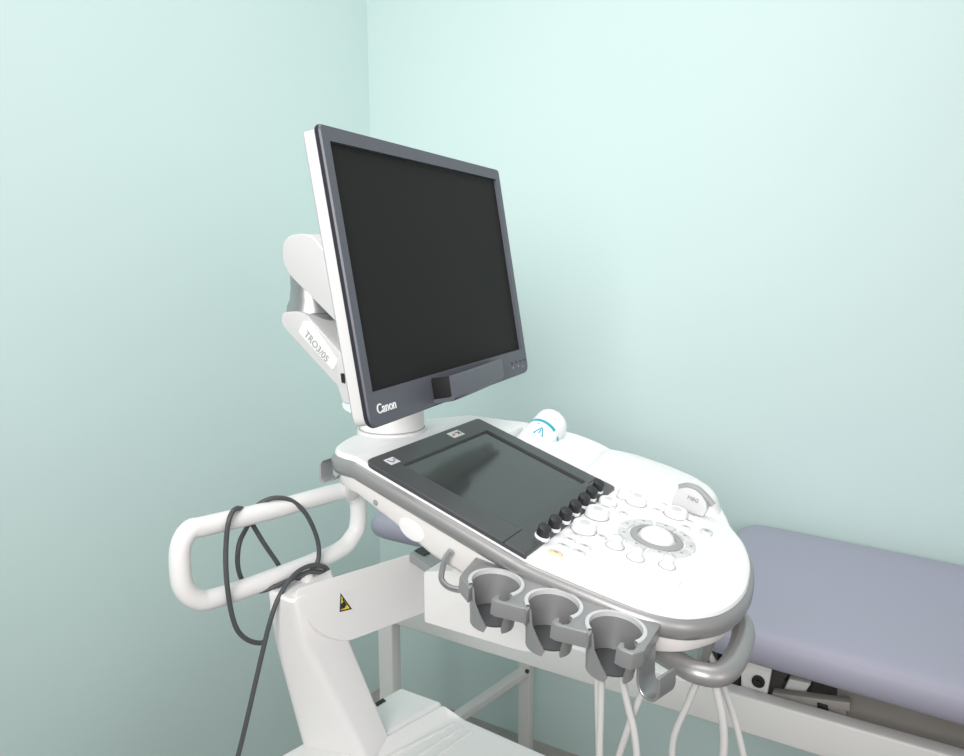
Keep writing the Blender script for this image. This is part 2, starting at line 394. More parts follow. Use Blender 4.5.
b = MB(); b.lathe([(.0215 * math.cos(a), .0215 * math.sin(a) * .62) for a in [i * PI / 2 / 12 for i in range(13)]], TC - nn * .0005, nn, 40); build(b, 'trackball', M['deck'], CON, angle=60)
# round white dials
def dialk(px, py, r, h, name='dial', cap=True):
    p = onS(px, py); e1, e2, nn = frame(p.x)
    b = MB(); b.lathe([(r, -.001), (r, .003), (r * .93, h * .85), (r * .85, h), (0, h)], p, nn, 32, False); d = build(b, name, M['deck'], CON)
    if cap:
        b = MB(); b.lathe([(r * .42, 0), (r * .42, .0004)], p + nn * (h - .0001), nn, 20); build(b, 'dial_cap', M['key'], CON)
    b = MB(); b.lathe([(r * 1.06, -.001), (r * 1.06, .0007)], p, nn, 28); build(b, 'dial_base', M['ring'], CON)
for a in ((583.5, 530, .0150, .010), (596.5, 516, .0150, .010), (607.5, 503.5, .0120, .007), (636, 503, .0135, .011), (675.5, 515.5, .0150, .009)): dialk(*a)
dialk(623, 497.5, .0085, .012, cap=False); dialk(628, 491.5, .007, .010, cap=False)
# three small joystick caps
for (px, py, r) in ((615, 546, .0105), (635.5, 558, .0098), (667, 566, .0092)):
    p = onS(px, py); e1, e2, nn = frame(p.x)
    b = MB(); b.lathe([(r, 0), (r, .001), (r * .7, .004), (r * .55, .007), (r * .66, .010), (r * .5, .0125), (0, .013)], p, nn, 28, False); build(b, 'paddle_knob', M['deck'], CON, angle=60)
    b = MB(); b.lathe([(r * 1.07, -.001), (r * 1.07, .0006)], p, nn, 28); build(b, 'knob_base', M['ring'], CON)
# smooth palm rest plate
b = MB(); q = [onS(599, 556.5), onS(682, 581.5), onS(675, 597), onS(589, 570)]
b.prism([p - V((0, 0, .002)) for p in q], (0, 0, .0026)); build(b, 'palm_rest', M['deck'], CON, bevel=.0005, bseg=1)

# ---- neck, arms and monitor
NY = .775
nb = V((-.604, NY + .012, 0))
b = MB(); b.lathe([(.048, 1.182), (.048, 1.189), (.0445, 1.1895), (.0445, 1.26), (.040, 1.268), (0, 1.268)], V((nb.x, nb.y, 0)), (0, 0, 1), 48, False); NECK = build(b, 'neck', M['white'], UM)
b = MB(); b.lathe([(.0453, 1.1893), (.0453, 1.1905)], V((nb.x, nb.y, 0)), (0, 0, 1), 48); build(b, 'neck_seam', M['legend'], NECK)
AW = .085   # arm width, reaching away from the near face
AY = .73
def armprism(px, y, w, name, m_, bevel, parent=UM):
    b = MB(); b.prism([oY(a, c, y) for a, c in px], (0, w, 0)); return build(b, name, m_, parent, bevel=bevel, bseg=4)
def outl(pts, r, n=6): return [(p.x, p.y) for p in fillet_closed([(x, y, 0) for x, y in pts], r, n)]
up_arm = outl([(282, 236), (310, 232), (372, 318), (372, 345), (345, 331), (282, 268)], [16, 13, 3, 3, 8, 16])
armprism(up_arm, AY, AW, 'upper_arm', M['arm'], .004)
lo_arm = outl([(281, 312), (303, 311), (343, 356), (366, 372), (366, 392), (338, 387), (281, 325)], [8, 9, 4, 2, 2, 3, 8])
LA = armprism(lo_arm, AY + .0, AW, 'lower_arm', M['arm'], .004)
# end block with black slot, frosted cap below
EB = armprism(outl([(336, 358), (372, 372), (374, 404), (343, 404), (336, 384)], 3), AY - .004, AW * .9, 'arm_block', M['arm'], .003)
armprism([(340.5, 373.5), (344, 373.5), (344.5, 383.5), (341.5, 382.5)], AY - .006, .004, 'arm_slot', M['blackslot'], 0, EB)
armprism(outl([(341, 401), (372, 404), (374, 418), (350, 414), (342, 409)], 4), AY - .001, AW * .8, 'arm_cap', M['clear'], .003)
# label plate with lettering
pq = [oY(x, y, AY - .0012) for x, y in ((303, 321), (310, 321.5), (338, 361), (333, 369.5), (331, 369), (298, 332))]
b = MB(); b.prism(pq, (0, .003, 0)); LP = build(b, 'label_plate', M['white'], LA, bevel=.0006)
pa = oY(304, 331, AY - .0016); pb = oY(329, 362.5, AY - .0016); ex = (pb - pa).normalized()
L_ = (pb - pa).length
nrm = V((0, -1, 0)); ey = nrm.cross(ex)
text('TRO3/05', 'label_lettering', .0135, (pa + pb) / 2, ex, ey, M['legend'], LA, .0003, L_ / .0135 / 4.25)
# silver swivel joint between the arms
jc = oY(313, 300, AY + .04); sc_ = (jc - CAM).length / F
b = MB(); z0 = oY(313, 319, AY + .04).z; z1 = oY(313, 270, AY + .04).z
b.lathe([(.036, z0 - .010), (.037, z0 + .002), (.037, z0 + .008), (.0355, z0 + .0095), (.037, z0 + .011), (.036, z0 + .019), (.032, z0 + .028), (.030, z0 + .045), (.030, z1 + .02)], V((jc.x, jc.y, 0)), (0, 0, 1), 36); build(b, 'swivel_joint', M['chrome'], UM, angle=50)

# monitor in its own leaning plane
mTL = V((-.522, .571, 1.5535)); mTR = V((-.559, 1.007, 1.5535)); mBL = V((-.469, .576, 1.2460))
ux = (mTR - mTL).normalized(); uz = (mTL - mBL); uz = (uz - ux * uz.dot(ux)).normalized(); un = ux.cross(-uz).normalized()
if un.x < 0: un = -un
MW, MH = .4375, .3138; mc = mTL + ux * MW / 2 - uz * MH / 2
def mp(s, t, d=0): return mc + ux * s + uz * t + un * d
def rrect(s0, s1, t0, t1, r, d): return fillet_closed([mp(s0, t0, d), mp(s1, t0, d), mp(s1, t1, d), mp(s0, t1, d)], r, 6)
hw, hh = MW / 2, MH / 2
R4 = [.016, .016, .008, .008]
def mrr(ins, d, rad=R4): return rrect(-hw + ins, hw - ins, -hh + ins, hh - ins, [max(.002, r - ins) for r in rad], d)
b = MB(); b.loft([mrr(.004, -.0065), mrr(.003, -.022), mrr(.008, -.027), mrr(.045, -.042), mrr(.06, -.045)])
MON = build(b, 'monitor', M['arm'], UM, angle=40)
# bezel: ring with an opening
ss0, ss1, st1 = -hw + .0142, hw - .0142, hh - .0166; st0 = st1 - .2592
b = MB(); b.loft([mrr(.0012, -.0075), mrr(0, -.005), mrr(0.0006, -.002)], False, False); build(b, 'bezel_edge', M['slatedark'], MON)
b = MB(); top = mrr(.0018, 0); low = mrr(.0006, -.002); b.loft([low, top], False, False)
inn = [mp(ss0, st0, 0), mp(ss1, st0, 0), mp(ss1, st1, 0), mp(ss0, st1, 0)]
inb = [mp(ss0, st0, -.005), mp(ss1, st0, -.005), mp(ss1, st1, -.005), mp(ss0, st1, -.005)]
off = len(b.v); b.v += [p.copy() for p in top] + inn; m_ = len(top); n_ = 7
for k in range(4):
    b.f.append([off + k * n_ + j for j in range(n_)] + [off + m_ + k])
    b.f.append([off + k * n_ + n_ - 1, off + ((k + 1) % 4) * n_, off + m_ + (k + 1) % 4, off + m_ + k])
b.loft([inn, inb], False, False)
BEZ = build(b, 'bezel', M['slate'], MON, angle=25)
b = MB(); b.loft([inb, [mp(s_ * (abs(ss0) - .0035), t_, -.0048) for s_, t_ in ((-1, st0 + .002), (1, st0 + .002), (1, st1 - .0035), (-1, st1 - .0035))]], False, False); build(b, 'screen_gap', M['gap'], MON)
b = MB(); b.prism([mp(-hw + .0155, st0 + .001, -.0052), mp(hw - .0165, st0 + .001, -.0052), mp(hw - .0165, st1 - .003, -.0052), mp(-hw + .0155, st1 - .003, -.0052)], un * .0008); build(b, 'screen', M['screen'], MON)
text('Canon', 'logo_lettering', .0148, oP(386.8, 406.8, mp(0, 0, .0004), un), ux, uz, M['whiteink'], MON, .0003, .95, 0, .0001)
# small buttons at the lower right of the bezel
for (px, py) in ((512, 363.5), (516, 362), (520, 361), (524, 359.8), (513, 368), (518, 366), (522.5, 366.5)):
    p = oP(px, py, mp(0, 0, 0), un); b = MB(); b.lathe([(.0016, -.0005), (.0016, .0008)], p, un, 10); build(b, 'button', M['ink'] if py < 364 else M['grey'], MON)
# grip below the screen: hollow handle standing proud of the bezel
def ml(p): q = p - mc; return q.dot(ux), q.dot(uz)
D1 = .030
gA = ml(oP(452, 376, mp(0, 0, D1), un)); gB = ml(oP(503, 357.5, mp(0, 0, .016), un)); gC = ml(oP(503, 381, mp(0, 0, .016), un)); gD = ml(oP(452, 402, mp(0, 0, D1), un))
b = MB()
S0, S1 = gA[0], gB[0]; T1 = (gA[1] + gB[1]) / 2; T0 = (gC[1] + gD[1]) / 2
poly = []
for k in range(9):
    t = k / 8; s_ = S0 + (S1 - S0) * t; d = D1 - (D1 - .014) * t ** 1.5
    poly.append((s_, d))
rings = []
for s_, d in poly:
    rings.append([mp(s_, T1, d - .004), mp(s_, T1, d - .001), mp(s_, T1 - .002, d), mp(s_, T0 + .004, d), mp(s_, T0, d - .004), mp(s_, T0 - .001, -.002), mp(s_, T0 + .004, -.002), mp(s_, T0 + .005, d - .006), mp(s_, T0 + .007, d - .0045)])
s_ = S1 + .006; rings.append([mp(s_, T1 - .004, .001), mp(s_, T1 - .004, .002), mp(s_, T1 - .006, .003), mp(s_, T0 + .008, .003), mp(s_, T0 + .006, .001), mp(s_, T0 + .003, -.002), mp(s_, T0 + .006, -.002), mp(s_, T0 + .007, .0), mp(s_, T0 + .008, .0005)])
b.loft(rings); build(b, 'grip', M['slate'], MON, angle=40)
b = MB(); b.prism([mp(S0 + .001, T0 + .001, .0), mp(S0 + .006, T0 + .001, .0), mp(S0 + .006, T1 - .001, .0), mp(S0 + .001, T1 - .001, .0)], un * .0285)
build(b, 'grip_shade_block', M['gap'], MON, bevel=.002)  # black block fills the open end, standing in for shade inside the grip

# mount that joins the upper arm to the monitor back
ma = oY(366, 331, AY + AW / 2); mb_ = mp(*ml(ma + un * .09), -.043)
b = MB(); b.bar(ma - un * .02, mb_ + un * .002, .055, .045); b.bar(mb_, mb_ + un * .004, .10, .10); build(b, 'monitor_mount', M['arm'], UM, bevel=.004)

# ---- support block, lift arm, column, body
b = MB(); b.prism(fillet_closed([(-.535, .76, .931), (-.37, .76, .931), (-.33, .76, .96), (-.33, .76, 1.085), (-.485, .76, 1.07), (-.487, .76, 1.016), (-.535, .76, 1.004)], [.004, .06, .03, .002, .002, .006, .004], 5), (0, .21, 0)); build(b, 'support_block', M['white'], UM, bevel=.003)
zA = .985
pN = oZ(300, 590, zA); pF = oZ(440, 545, zA); ad = (pF - pN).normalized(); an = V((ad.y, -ad.x, 0))
apx = outl([(296, 589), (452, 541), (447, 604), (345, 642.5), (318, 633), (296, 602)], [8, 1, 1, 12, 14, 6])
b = MB(); b.prism([oP(x, y, pN, an) for x, y in apx], -an * .085 - V((0, 0, .052))); ARM = build(b, 'lift_arm', M['white'], UM, bevel=.004, bseg=4)
# black slot on the arm head
q = [oZ(x, y, zA + .004) for x, y in ((414.5, 551), (428, 544.5), (437, 549.5), (424, 556))]
# grey collar where the arm meets the console
b = MB(); b.prism([p - V((0, 0, .014)) for p in [oZ(x, y, zA + .003) for x, y in ((409, 553), (424, 543), (470, 549), (440, 563), (430, 567))]], (0, 0, .014)); build(b, 'arm_collar', M['grey'], ARM, bevel=.002)
b = MB(); b.prism(q, (0, 0, .0015)); build(b, 'arm_slot', M['blackslot'], ARM)
# warning triangle
def onA(x, y, d=0.0): return oP(x, y, pN + an * d, an)
b = MB(); b.prism([onA(*p, .0002) for p in ((333, 592.5), (347, 590), (352.5, 609), (339.5, 612))], an * .0003); WL = build(b, 'warning_sticker', M['paper'], ARM)
b = MB(); b.prism([onA(*p, .0006) for p in ((340.5, 593), (352, 609), (339.5, 612))], an * .0003); build(b, 'triangle_border', M['ink'], ARM)
b = MB(); b.prism([onA(*p, .0010) for p in ((341.4, 596.2), (349.6, 608.2), (340.8, 610.2))], an * .0003); build(b, 'triangle_fill', M['yellow'], ARM)
b = MB(); b.prism([onA(*p, .0014) for p in ((341, 604), (343.2, 601.8), (345.5, 604), (345.2, 607.5), (341, 609.5))], an * .0003); b.prism([onA(*p, .0014) for p in ((342, 599), (343, 598.5), (346.8, 605), (345.8, 606))], an * .0003); build(b, 'hand_symbol', M['ink'], ARM)
# column
zb = .70
def ringz(pts, z): return [oZ(x, y, z) for x, y in pts]
B1, B2, B3 = oZ(302, 748, zb - .01), oZ(369, 764, zb - .01), oZ(390, 738, zb - .01); B4 = B1 + B3 - B2 + V((-.03, .02, 0))
C1, C2, C3 = oZ(272, 641, .90), oZ(303, 643, .90), oZ(347, 632, .90); C4 = C1 + C3 - C2 + V((-.03, .03, 0))
E1, E2, E3 = oZ(266, 592, .972), oZ(292, 604, .972), oZ(336, 585, .972); E4 = oZ(330, 567, .972)
b = MB(); rr = [fillet_closed([a, c_, d_, e_], [.010, .011, .006, .006], 4) for a, c_, d_, e_ in ((B1, B2, B3, B4), (C1, C2, C3, C4), (E1, E2, E3, E4))]
t0 = rr[2]; cc = sum(t0, V((0, 0, 0))) / len(t0); t1 = [cc + (p - cc) * .94 + V((0, 0, .004)) for p in t0]
b.loft(rr + [t1]); build(b, 'column', M['white'], UM, angle=45)
# machine body: rear lid, slanted step and grooved front
def zr(p, z): return V((p.x, p.y, z))
K1, K2, K3, K4 = oZ(401, 686.5, zb), oZ(443, 701.5, zb), oZ(262, 765, zb), oZ(318, 792, zb)
ydir = (K3 - K1).normalized(); K3 = K1 + ydir * .36; K4 = K2 + (oZ(318, 772, zb) - K2).normalized() * .36
b = MB(); b.prism([p - V((0, 0, .30)) for p in (K1, K2, K4, K3)], (0, 0, .30)); BODY = build(b, 'machine_body', M['white'], UM, bevel=.007, bseg=4)
zf = .682
L2a, L2b = oZ(449, 716.5, zf), oZ(389, 754.7, zf); L2b = L2a + (L2b - L2a).normalized() * (K4 - K2).length
R1, R2 = oZ(466, 719, zf), oZ(548, 755, zf); R2 = R1 + (R2 - R1).normalized() * .24; CE = R2 + (L2b - L2a)
K2s, K4s = K2 + V((0, 0, -.002)), K4 + V((0, 0, -.002))
tp = [K2s, K4s, L2b, L2a, R1, R2, CE]; low = [V((p.x, p.y, .40)) for p in tp]
b = MB(); b.add(tp + low, [[0, 1, 2, 3], [3, 2, 6, 5, 4], [0, 3, 4], [7, 8, 1, 0], [8, 9, 2, 1], [9, 13, 6, 2], [13, 12, 5, 6], [12, 11, 4, 5], [11, 7, 0, 4], [7, 11, 12, 13, 9, 8]])
TRAY = build(b, 'front_body', M['white'], BODY, bevel=.0065, bseg=4, angle=50)
for (a, c_, w_) in (((455.5, 724), (395, 754.7), .006), ((463, 728), (421, 754.7), .006), ((472, 732), (441, 754), .006)):
    pa_, pb_ = oZ(*a, zf), oZ(*c_, zf); pb_ = pa_ + (pb_ - pa_).normalized() * .30
    b = MB(); b.bar(pa_, pb_, w_, .007); build(b, 'tray_rib', M['white'], BODY, bevel=.0022)
b = MB(); b.prism([oZ(x, y, zb + .0004) for x, y in ((375, 703.5), (383, 698.5), (386, 701), (377, 706.5))], (0, 0, .0008)); build(b, 'body_slot', M['blackslot'], BODY)
# pedestal down to the floor with four castors
cx_, cy_ = -.52, .74
b = MB(); b.box((-.74, .56, .12), (-.32, .92, .42)); build(b, 'pedestal', M['white'], UM, bevel=.03)
for sx in (-1, 1):
    for sy in (-1, 1):
        b = MB(); b.lathe([(.05, -.02), (.06, -.012), (.06, .012), (.05, .02)], V((-.53 + sx * .17, .74 + sy * .14, .06)), (0, 1, 0), 24); w_ = build(b, 'castor', M['grey'], UM)
        b = MB(); b.box((-.53 + sx * .17 - .02, .74 + sy * .14 - .027, .055), (-.53 + sx * .17 + .02, .74 + sy * .14 + .027, .13)); build(b, 'castor_fork', M['white'], w_, bevel=.005)

# ---- rear handle, a flat loop of white tube
hN = V((-.705, .505, 0)); hF = oZ(357, 520, 1.03)
hd = V((.185, .983, 0)).normalized(); hn = V((hd.y, -hd.x, 0)); h0 = oZ(196, 561, 1.045)
def onH(x, y, d=0.0): return oP(x, y, h0 + hn * d, hn)
hpts = [onH(*p) for p in ((270, 510.5), (340, 491.5), (352, 494), (358, 503), (358, 523), (353, 536), (336, 552), (270, 579), (215, 598), (197, 599), (184, 588), (180, 568), (181, 545), (190, 530), (205, 526))]
b = MB(); b.tube(catmull(hpts, 7, True), .0128, 18, closed=True); build(b, 'rear_handle', M['white'], UM, angle=60)
b = MB(); b.tube([onH(306, 566), (E1 + E2 + E3 + E4) / 4 + V((0, 0, -.01))], .011, 14); build(b, 'handle_stem', M['white'], UM)
b = MB(); b.tube([onH(350, 494), V((-.605, .725, 1.150))], .0115, 14); build(b, 'handle_stem', M['white'], UM)
# grey strap bracket at the rear corner
b = MB(); rp = [oY(x, y, .668) for x, y in ((343, 474), (336, 479.5), (328, 482), (325, 479), (324.5, 464), (326.5, 461))]
rp = fillet(rp, .006, 4)
b.loft([[p + V((dx, dy, dz)) for dx, dy, dz in ((0, -.010, 0), (.003, -.010, .003), (.003, .012, .003), (0, .012, 0))] for p in rp]); build(b, 'strap_bracket', M['grey'], UM, angle=45)

# ---- probe holder rail with three slotted cups
HYc = .620
def hz(x): return 1.0905 - .112 * (x + .345)
he1 = V((1, 0, -.112)).normalized(); he2 = V((0, -1, 0)); hnn = V((.112, 0, 1)).normalized()
HO = V((-.345, .655, 1.0895))
def hp(u, v, w=0): return HO + he1 * u + he2 * v + hnn * w       # u along the rail, v outwards, w up
cups = [0.0, .0655, .1305]; VC = .0355; RC = .0258
OUTV = .067
def arcp(c, a0, a1, r, n): return [(c + r * math.cos(math.radians(a0 + (a1 - a0) * k / n)), VC + r * math.sin(math.radians(a0 + (a1 - a0) * k / n))) for k in range(n + 1)]
# angles: 0 = +u (to the front), 90 = outwards. opening from 62 to 128 degrees
A_R, A_L = 30, 126
poly = [(-.046, .0), (-.040, .034), (-.036, .050)]
for i, c in enumerate(cups):
    poly += [(c + RC * math.cos(math.radians(A_L)) - .004, OUTV - .006), (c + RC * math.cos(math.radians(A_L)), VC + RC * math.sin(math.radians(A_L)) + .008)]
    poly += arcp(c, A_L, A_L + 264, RC, 26)          # round the back of the cup to the front side
    e = poly[-1]
    # cable notch, then the hooked lip
    poly += [(e[0] + .004, e[1] + .005), (e[0] + .004, e[1] + .011), (e[0] + .0005, e[1] + .0145), (e[0] - .0045, e[1] + .0135), (e[0] - .0065, e[1] + .007), (e[0] - .0085, e[1] + .006), (e[0] - .0105, e[1] + .009), (e[0] - .0105, e[1] + .018), (e[0] - .004, OUTV + .001)]
poly += [(.1585, .0675), (.165, .056), (.164, 0)]
b = MB(); b.loft([[hp(u, v, -.017) for u, v in poly], [hp(u, v, -.002) for u, v in poly], [hp(u + (0), v, 0) for u, v in poly]]); HR = build(b, 'probe_holder', M['holder'], UM, bevel=.0012, angle=30, bseg=2)
for c in cups:
    # pale rim on the plate, round the opening
    def rr_(r, w, a0, a1, n=30): return [hp(c + r * math.cos(math.radians(a0 + (a1 - a0) * k / n)), VC + r * math.sin(math.radians(a0 + (a1 - a0) * k / n)), w) for k in range(n + 1)]
    b = MB(); q = [rr_(RC + .0038, .0002, A_L + 6, A_L + 262), rr_(RC + .0034, .0016, A_L + 6, A_L + 262), rr_(RC - .0002, .0016, A_L + 6, A_L + 262), rr_(RC - .0006, -.004, A_L + 6, A_L + 262)]
    b.loft(q, False, False, closed=False); build(b, 'cup_rim', M['rim'], HR, angle=40)
    # tapered cup wall with an open slot towards the operator
    b = MB(); a0, a1 = A_L, A_L + 264
    def wall(r, w, s0, s1, n=30): return [hp(c + r * math.cos(math.radians(s0 + (s1 - s0) * k / n)), VC + r * math.sin(math.radians(s0 + (s1 - s0) * k / n)), w) for k in range(n + 1)]
    lev = [(RC + .0012, -.003, 0, -4), (RC + .0005, -.017, -10, 0), (RC * .97, -.028, -30, 4), (RC * .92, -.039, -50, 8), (RC * .90, -.045, -44, 4)]
    outer = [wall(r, w, a0 + p, a1 + q) for r, w, p, q in lev]
    inner = [wall(r - .0022, w, a0 + p, a1 + q) for r, w, p, q in lev]
    rings = [o_ + i_[::-1] for o_, i_ in zip(outer, inner)]
    b.loft(rings)
    build(b, 'cup', M['holder'], HR, angle=45)
    b = MB(); b.prism([hp(c + RC * .86 * math.cos(2 * PI * k / 28), VC + RC * .86 * math.sin(2 * PI * k / 28), -.038) for k in range(28)], hnn * .002); build(b, 'cup_shade_disc', M['panel'], HR)  # added dark disc stands in for the shade inside the cup
# small hooks on the rail
b = MB(); pts = catmull([oY(x, y, .645) + V((0, dy, 0)) for x, y, dy in ((449, 552, .004), (445.5, 558, 0), (444, 568, -.003), (444.5, 577, -.006), (450, 584, -.006), (458, 588, -.004), (466, 590, 0))], 5)
b.tube(pts, .0042, 10, squash=(.8, 1.2)); build(b, 'cable_hook', M['hook'], UM)
hk0 = oY(647, 640, .628); cd = V((.95, -.30, 0)); wd = V((.30, .95, 0)) * .0135
prof = [(0, -.008), (0, -.030), (.0008, -.040), (.005, -.047), (.012, -.0495), (.019, -.047), (.0225, -.041), (.0232, -.033), (.0225, -.023)]
hk = catmull([hk0 + cd * u + V((0, 0, w)) for u, w in prof], 5)
b = MB(); rings = []
for i, p in enumerate(hk):
    t = (hk[min(i + 1, len(hk) - 1)] - hk[max(i - 1, 0)]).normalized(); nr = t.cross(wd).normalized()
    rings.append([p - wd + nr * .0014, p + wd + nr * .0014, p + wd - nr * .0014, p - wd - nr * .0014])
b.loft(rings); build(b, 'strap_hook', M['hook'], UM, bevel=.0006, angle=40, bseg=1)

# ---- front handle
FH_ = [(-.235, .705, 1.030), (-.20, .692, 1.024), (-.165, .681, 1.019), (-.150, .678, 1.018), (-.134, .684, 1.017), (-.125, .704, 1.018), (-.123, .745, 1.021), (-.128, .780, 1.024), (-.143, .800, 1.028), (-.165, .806, 1.032), (-.21, .808, 1.045), (-.24, .808, 1.055)]
b = MB(); b.tube(catmull(FH_, 6), .0112, 16, squash=(1, 1.08)); FHO = build(b, 'front_handle', M['band'], UM, angle=60)
b = MB(); b.bar((-.19, .698, 1.005), (-.165, .688, 1.004), .002, .003); build(b, 'handle_seam', M['gap'], FHO)
b = MB(); b.prism([oY(x, y, .685) for x, y in ((657, 632), (668, 630), (675, 652), (660, 649))], (0, .02, 0)); build(b, 'handle_bracket', M['hook'], FHO, bevel=.001)
b = MB(); b.tube([oY(716, 620, .73), oY(706, 648, .73), oY(701, 664, .73)], [.0065, .0065, .0055], 12); build(b, 'handle_strut', M['hook'], FHO)

# ------------------------------------------------------------------ gel bottle lying in the tray
pQ = oY(531, 447, .953); pT = oY(553.5, 421.5, .953 + .062)
ax = (pT - pQ).normalized(); pB = pQ - ax * .030; L_ = (pT - pB).length
GB = thing('gel_bottle', 'white ultrasound gel bottle with a teal stripe, leaning in the tray behind the touch panel', 'bottle', pB - V((0, 0, .02)))
RB = .0262
b = MB(); b.lathe([(0, .0), (RB * .8, .0), (RB * .95, .004), (RB, .010), (RB, L_ - .010), (RB * .97, L_ - .004), (RB * .84, L_ + .002), (RB * .6, L_ + .0035), (RB * .55, L_ + .002), (0, L_ + .001)], pB, ax, 40, False); build(b, 'bottle_body', M['bottle'], GB, angle=50)
f1 = (CAM - pB); f1 = (f1 - ax * f1.dot(ax)).normalized(); f2 = ax.cross(f1)
def bsurf(a, h, r=RB + .0003): return pB + ax * h + (f1 * math.cos(a) + f2 * math.sin(a)) * r
def bpatch(a0, a1, h0, h1, name, m_, n=14):
    b = MB(); b.loft([[bsurf(a0 + (a1 - a0) * k / n, h0) for k in range(n + 1)], [bsurf(a0 + (a1 - a0) * k / n, h1) for k in range(n + 1)]], False, False, closed=False); build(b, name, m_, GB)
bpatch(-2.3, .42, L_ - .037, L_ - .0315, 'stripe', M['teal'])
bpatch(.85, 1.2, L_ - .037, L_ - .0315, 'stripe', M['teal'], 5)
b = MB()
for (a0, hA), (a1, hB) in (((-.45, L_ - .064), (.10, L_ - .060)), ((.10, L_ - .060), (-.25, L_ - .047)), ((-.25, L_ - .047), (-.45, L_ - .064)), ((-.2, L_ - .060), (-.22, L_ - .052))):
    b.bar(bsurf(a0, hA), bsurf(a1, hB), .0018, .0006, f1)
build(b, 'printed_emblem', M['teal'], GB)
b = MB(); b.bar(bsurf(-.55, L_ - .043), bsurf(-.62, L_ - .042), .0022, .0005, f1); build(b, 'printed_mark', M['teal'], GB)

# ------------------------------------------------------------------ dark cable over the rear handle
f, k_ = .0185, -.0185
cp = [(225, 800, .02), (238, 756, .024), (248, 715, .026), (256, 680, .028), (263, 650, .03), (270, 622, .033), (279, 597, .034), (294, 575, .026), (309, 566, .022), (322, 566, .020), (328, 571, .018), (319, 572.5, .021), (309, 572, .022), (294, 578, .02), (275, 586.5, .014), (261, 591, .004), (252, 590, -.006),
      (244, 583, -.0175), (239, 572, -.014), (237.5, 558, -.006), (240, 541, -.008), (247, 527, -.0175), (254, 512, -.017), (260, 503.5, -.006), (274, 498, .002), (291, 500.5, .008), (306, 514, .016), (316, 535, .016), (319, 552, .0175), (316, 565, .0185), (303, 577, .0185),
      (292, 581, .004), (285, 577, -.0165), (278, 564, -.018), (265, 545, -.012), (252.5, 524.5, -.017), (246, 513, -.012), (241, 508.5, 0), (234, 510, .014), (228.5, 522, .0185), (226, 545, .016), (226, 570, .0175), (228, 592, .0185), (232, 615, .016), (238, 631, .014), (248, 640, .014), (260, 643, .016), (266, 640, .022)]
cpts = catmull([onH(x, y, d) for x, y, d in cp], 5)
tail = [onH(225, 800, .02) + V((-.02, -.0, -.25)), onH(225, 800, .02) + V((-.03, .02, -.1))]
lowest = catmull([V((-.66, .60, .10)), V((-.735, .575, .30)), V((-.755, .555, .55)), cpts[0]], 8)
b = MB(); b.tube(lowest[:-1] + cpts, .0033, 10); tag(build(b, 'power_cable', M['cable'], angle=80), 'dark grey cable looped loosely around the white rear handle of the ultrasound machine', 'cable')

# ------------------------------------------------------------------ white probe cables
G = None
def wc(px, y0, label, r=.0036, end=(-.30, .80, .52)):
    pts = [oY(x, y, y0 + (d[0] if d else 0)) for x, y, *d in px]
    last = pts[-1]
    e = V(end); pts = pts + [V((last.x, last.y - .005, last.z - .12)), V(((last.x + e.x) / 2, (last.y + e.y) / 2 - .02, e.z - .05)), e]
    b = MB(); b.tube(catmull(pts, 6), r, 10); tag(build(b, 'probe_cable', M['wcable'], angle=80), label, 'cable', 'white probe cables hanging below the console')
wc([(596.5, 668), (597, 677), (597.5, 700), (598.5, 740), (598.5, 790)], .655, 'white cable mostly hidden behind the straight one below the front probe cup', .0032, (-.315, .78, .50))
wc([(602, 668), (601.8, 677), (600.8, 715), (599.6, 756), (599, 800)], .640, 'white cable hanging straight down below the front probe cup, leftmost of them', .0036, (-.315, .76, .54))
wc([(620, 668), (622, 679), (628.5, 708), (633.7, 729), (636.8, 756), (638, 800)], .634, 'white cable slanting down right from the front probe cup, crossed by another', .0036, (-.315, .80, .54))
wc([(652, 668), (646, 685), (640, 697), (630.5, 721), (619, 756), (606, 800)], .648, 'white cable from behind the steel strap hook, slanting down left', .0036, (-.315, .82, .54))
wc([(706, 668), (700, 677), (696, 684), (686.6, 706), (675, 733), (672, 756), (672, 800)], .700, 'white cable curving down left from under the grey front handle', .0036, (-.315, .85, .54))
wc([(711, 668), (714.5, 680), (716.6, 690), (722, 714.7), (724, 737.5), (723, 756), (718, 800)], .700, 'thicker greyish white cable hanging under the bend of the grey front handle', .0042, (-.315, .87, .52))
wc([(703, 640), (709.4, 654.5), (716.6, 669), (724, 688.8), (734.3, 718.8), (743.6, 756), (752, 800)], .735, 'white cable passing behind the grey front handle, rightmost of them', .0036, (-.315, .89, .54))

# ------------------------------------------------------------------ treatment couch
TCO = thing('treatment_couch', 'long treatment couch with lilac grey padding on a white steel frame, along the mint wall', 'couch', (-.2, 1.48, 0))
RY0 = 1.232; RZ0, RZ1 = .6, .668; XL, XR = -1.02, 1.35; RY1 = 1.70
b = MB(); b.box((XL, RY0, RZ0), (XR, RY0 + .033, RZ1)); build(b, 'side_rail', M['couchm'], TCO, bevel=.004)
b = MB(); b.box((XL, RY1, RZ0), (XR, RY1 + .033, RZ1)); build(b, 'side_rail', M['couchm'], TCO, bevel=.004)
for x in (XL, XR - .04):
    b = MB(); b.box((x, RY0 + .033, RZ0), (x + .04, RY1, RZ1)); build(b, 'end_rail', M['couchm'], TCO, bevel=.004)
pl_ = oY(377.5, 640, RY0); pr_ = oY(391.5, 640, RY0); lw = pr_.x - pl_.x
for y in (RY0 + .0005, RY1 - .005):
    for x, w_ in ((pl_.x if y < 1.5 else -.872, lw if y < 1.5 else .035), (XR - .06, .035)):
        b = MB(); b.box((x, y, 0.0), (x + w_, y + .035, RZ0 + .01)); lg = build(b, 'leg', M['couchm'], TCO, bevel=.004)
        b = MB(); b.box((x + .004, y + .004, 0), (x + w_ - .004, y + .031, .012)); build(b, 'foot', M['under2'], lg)
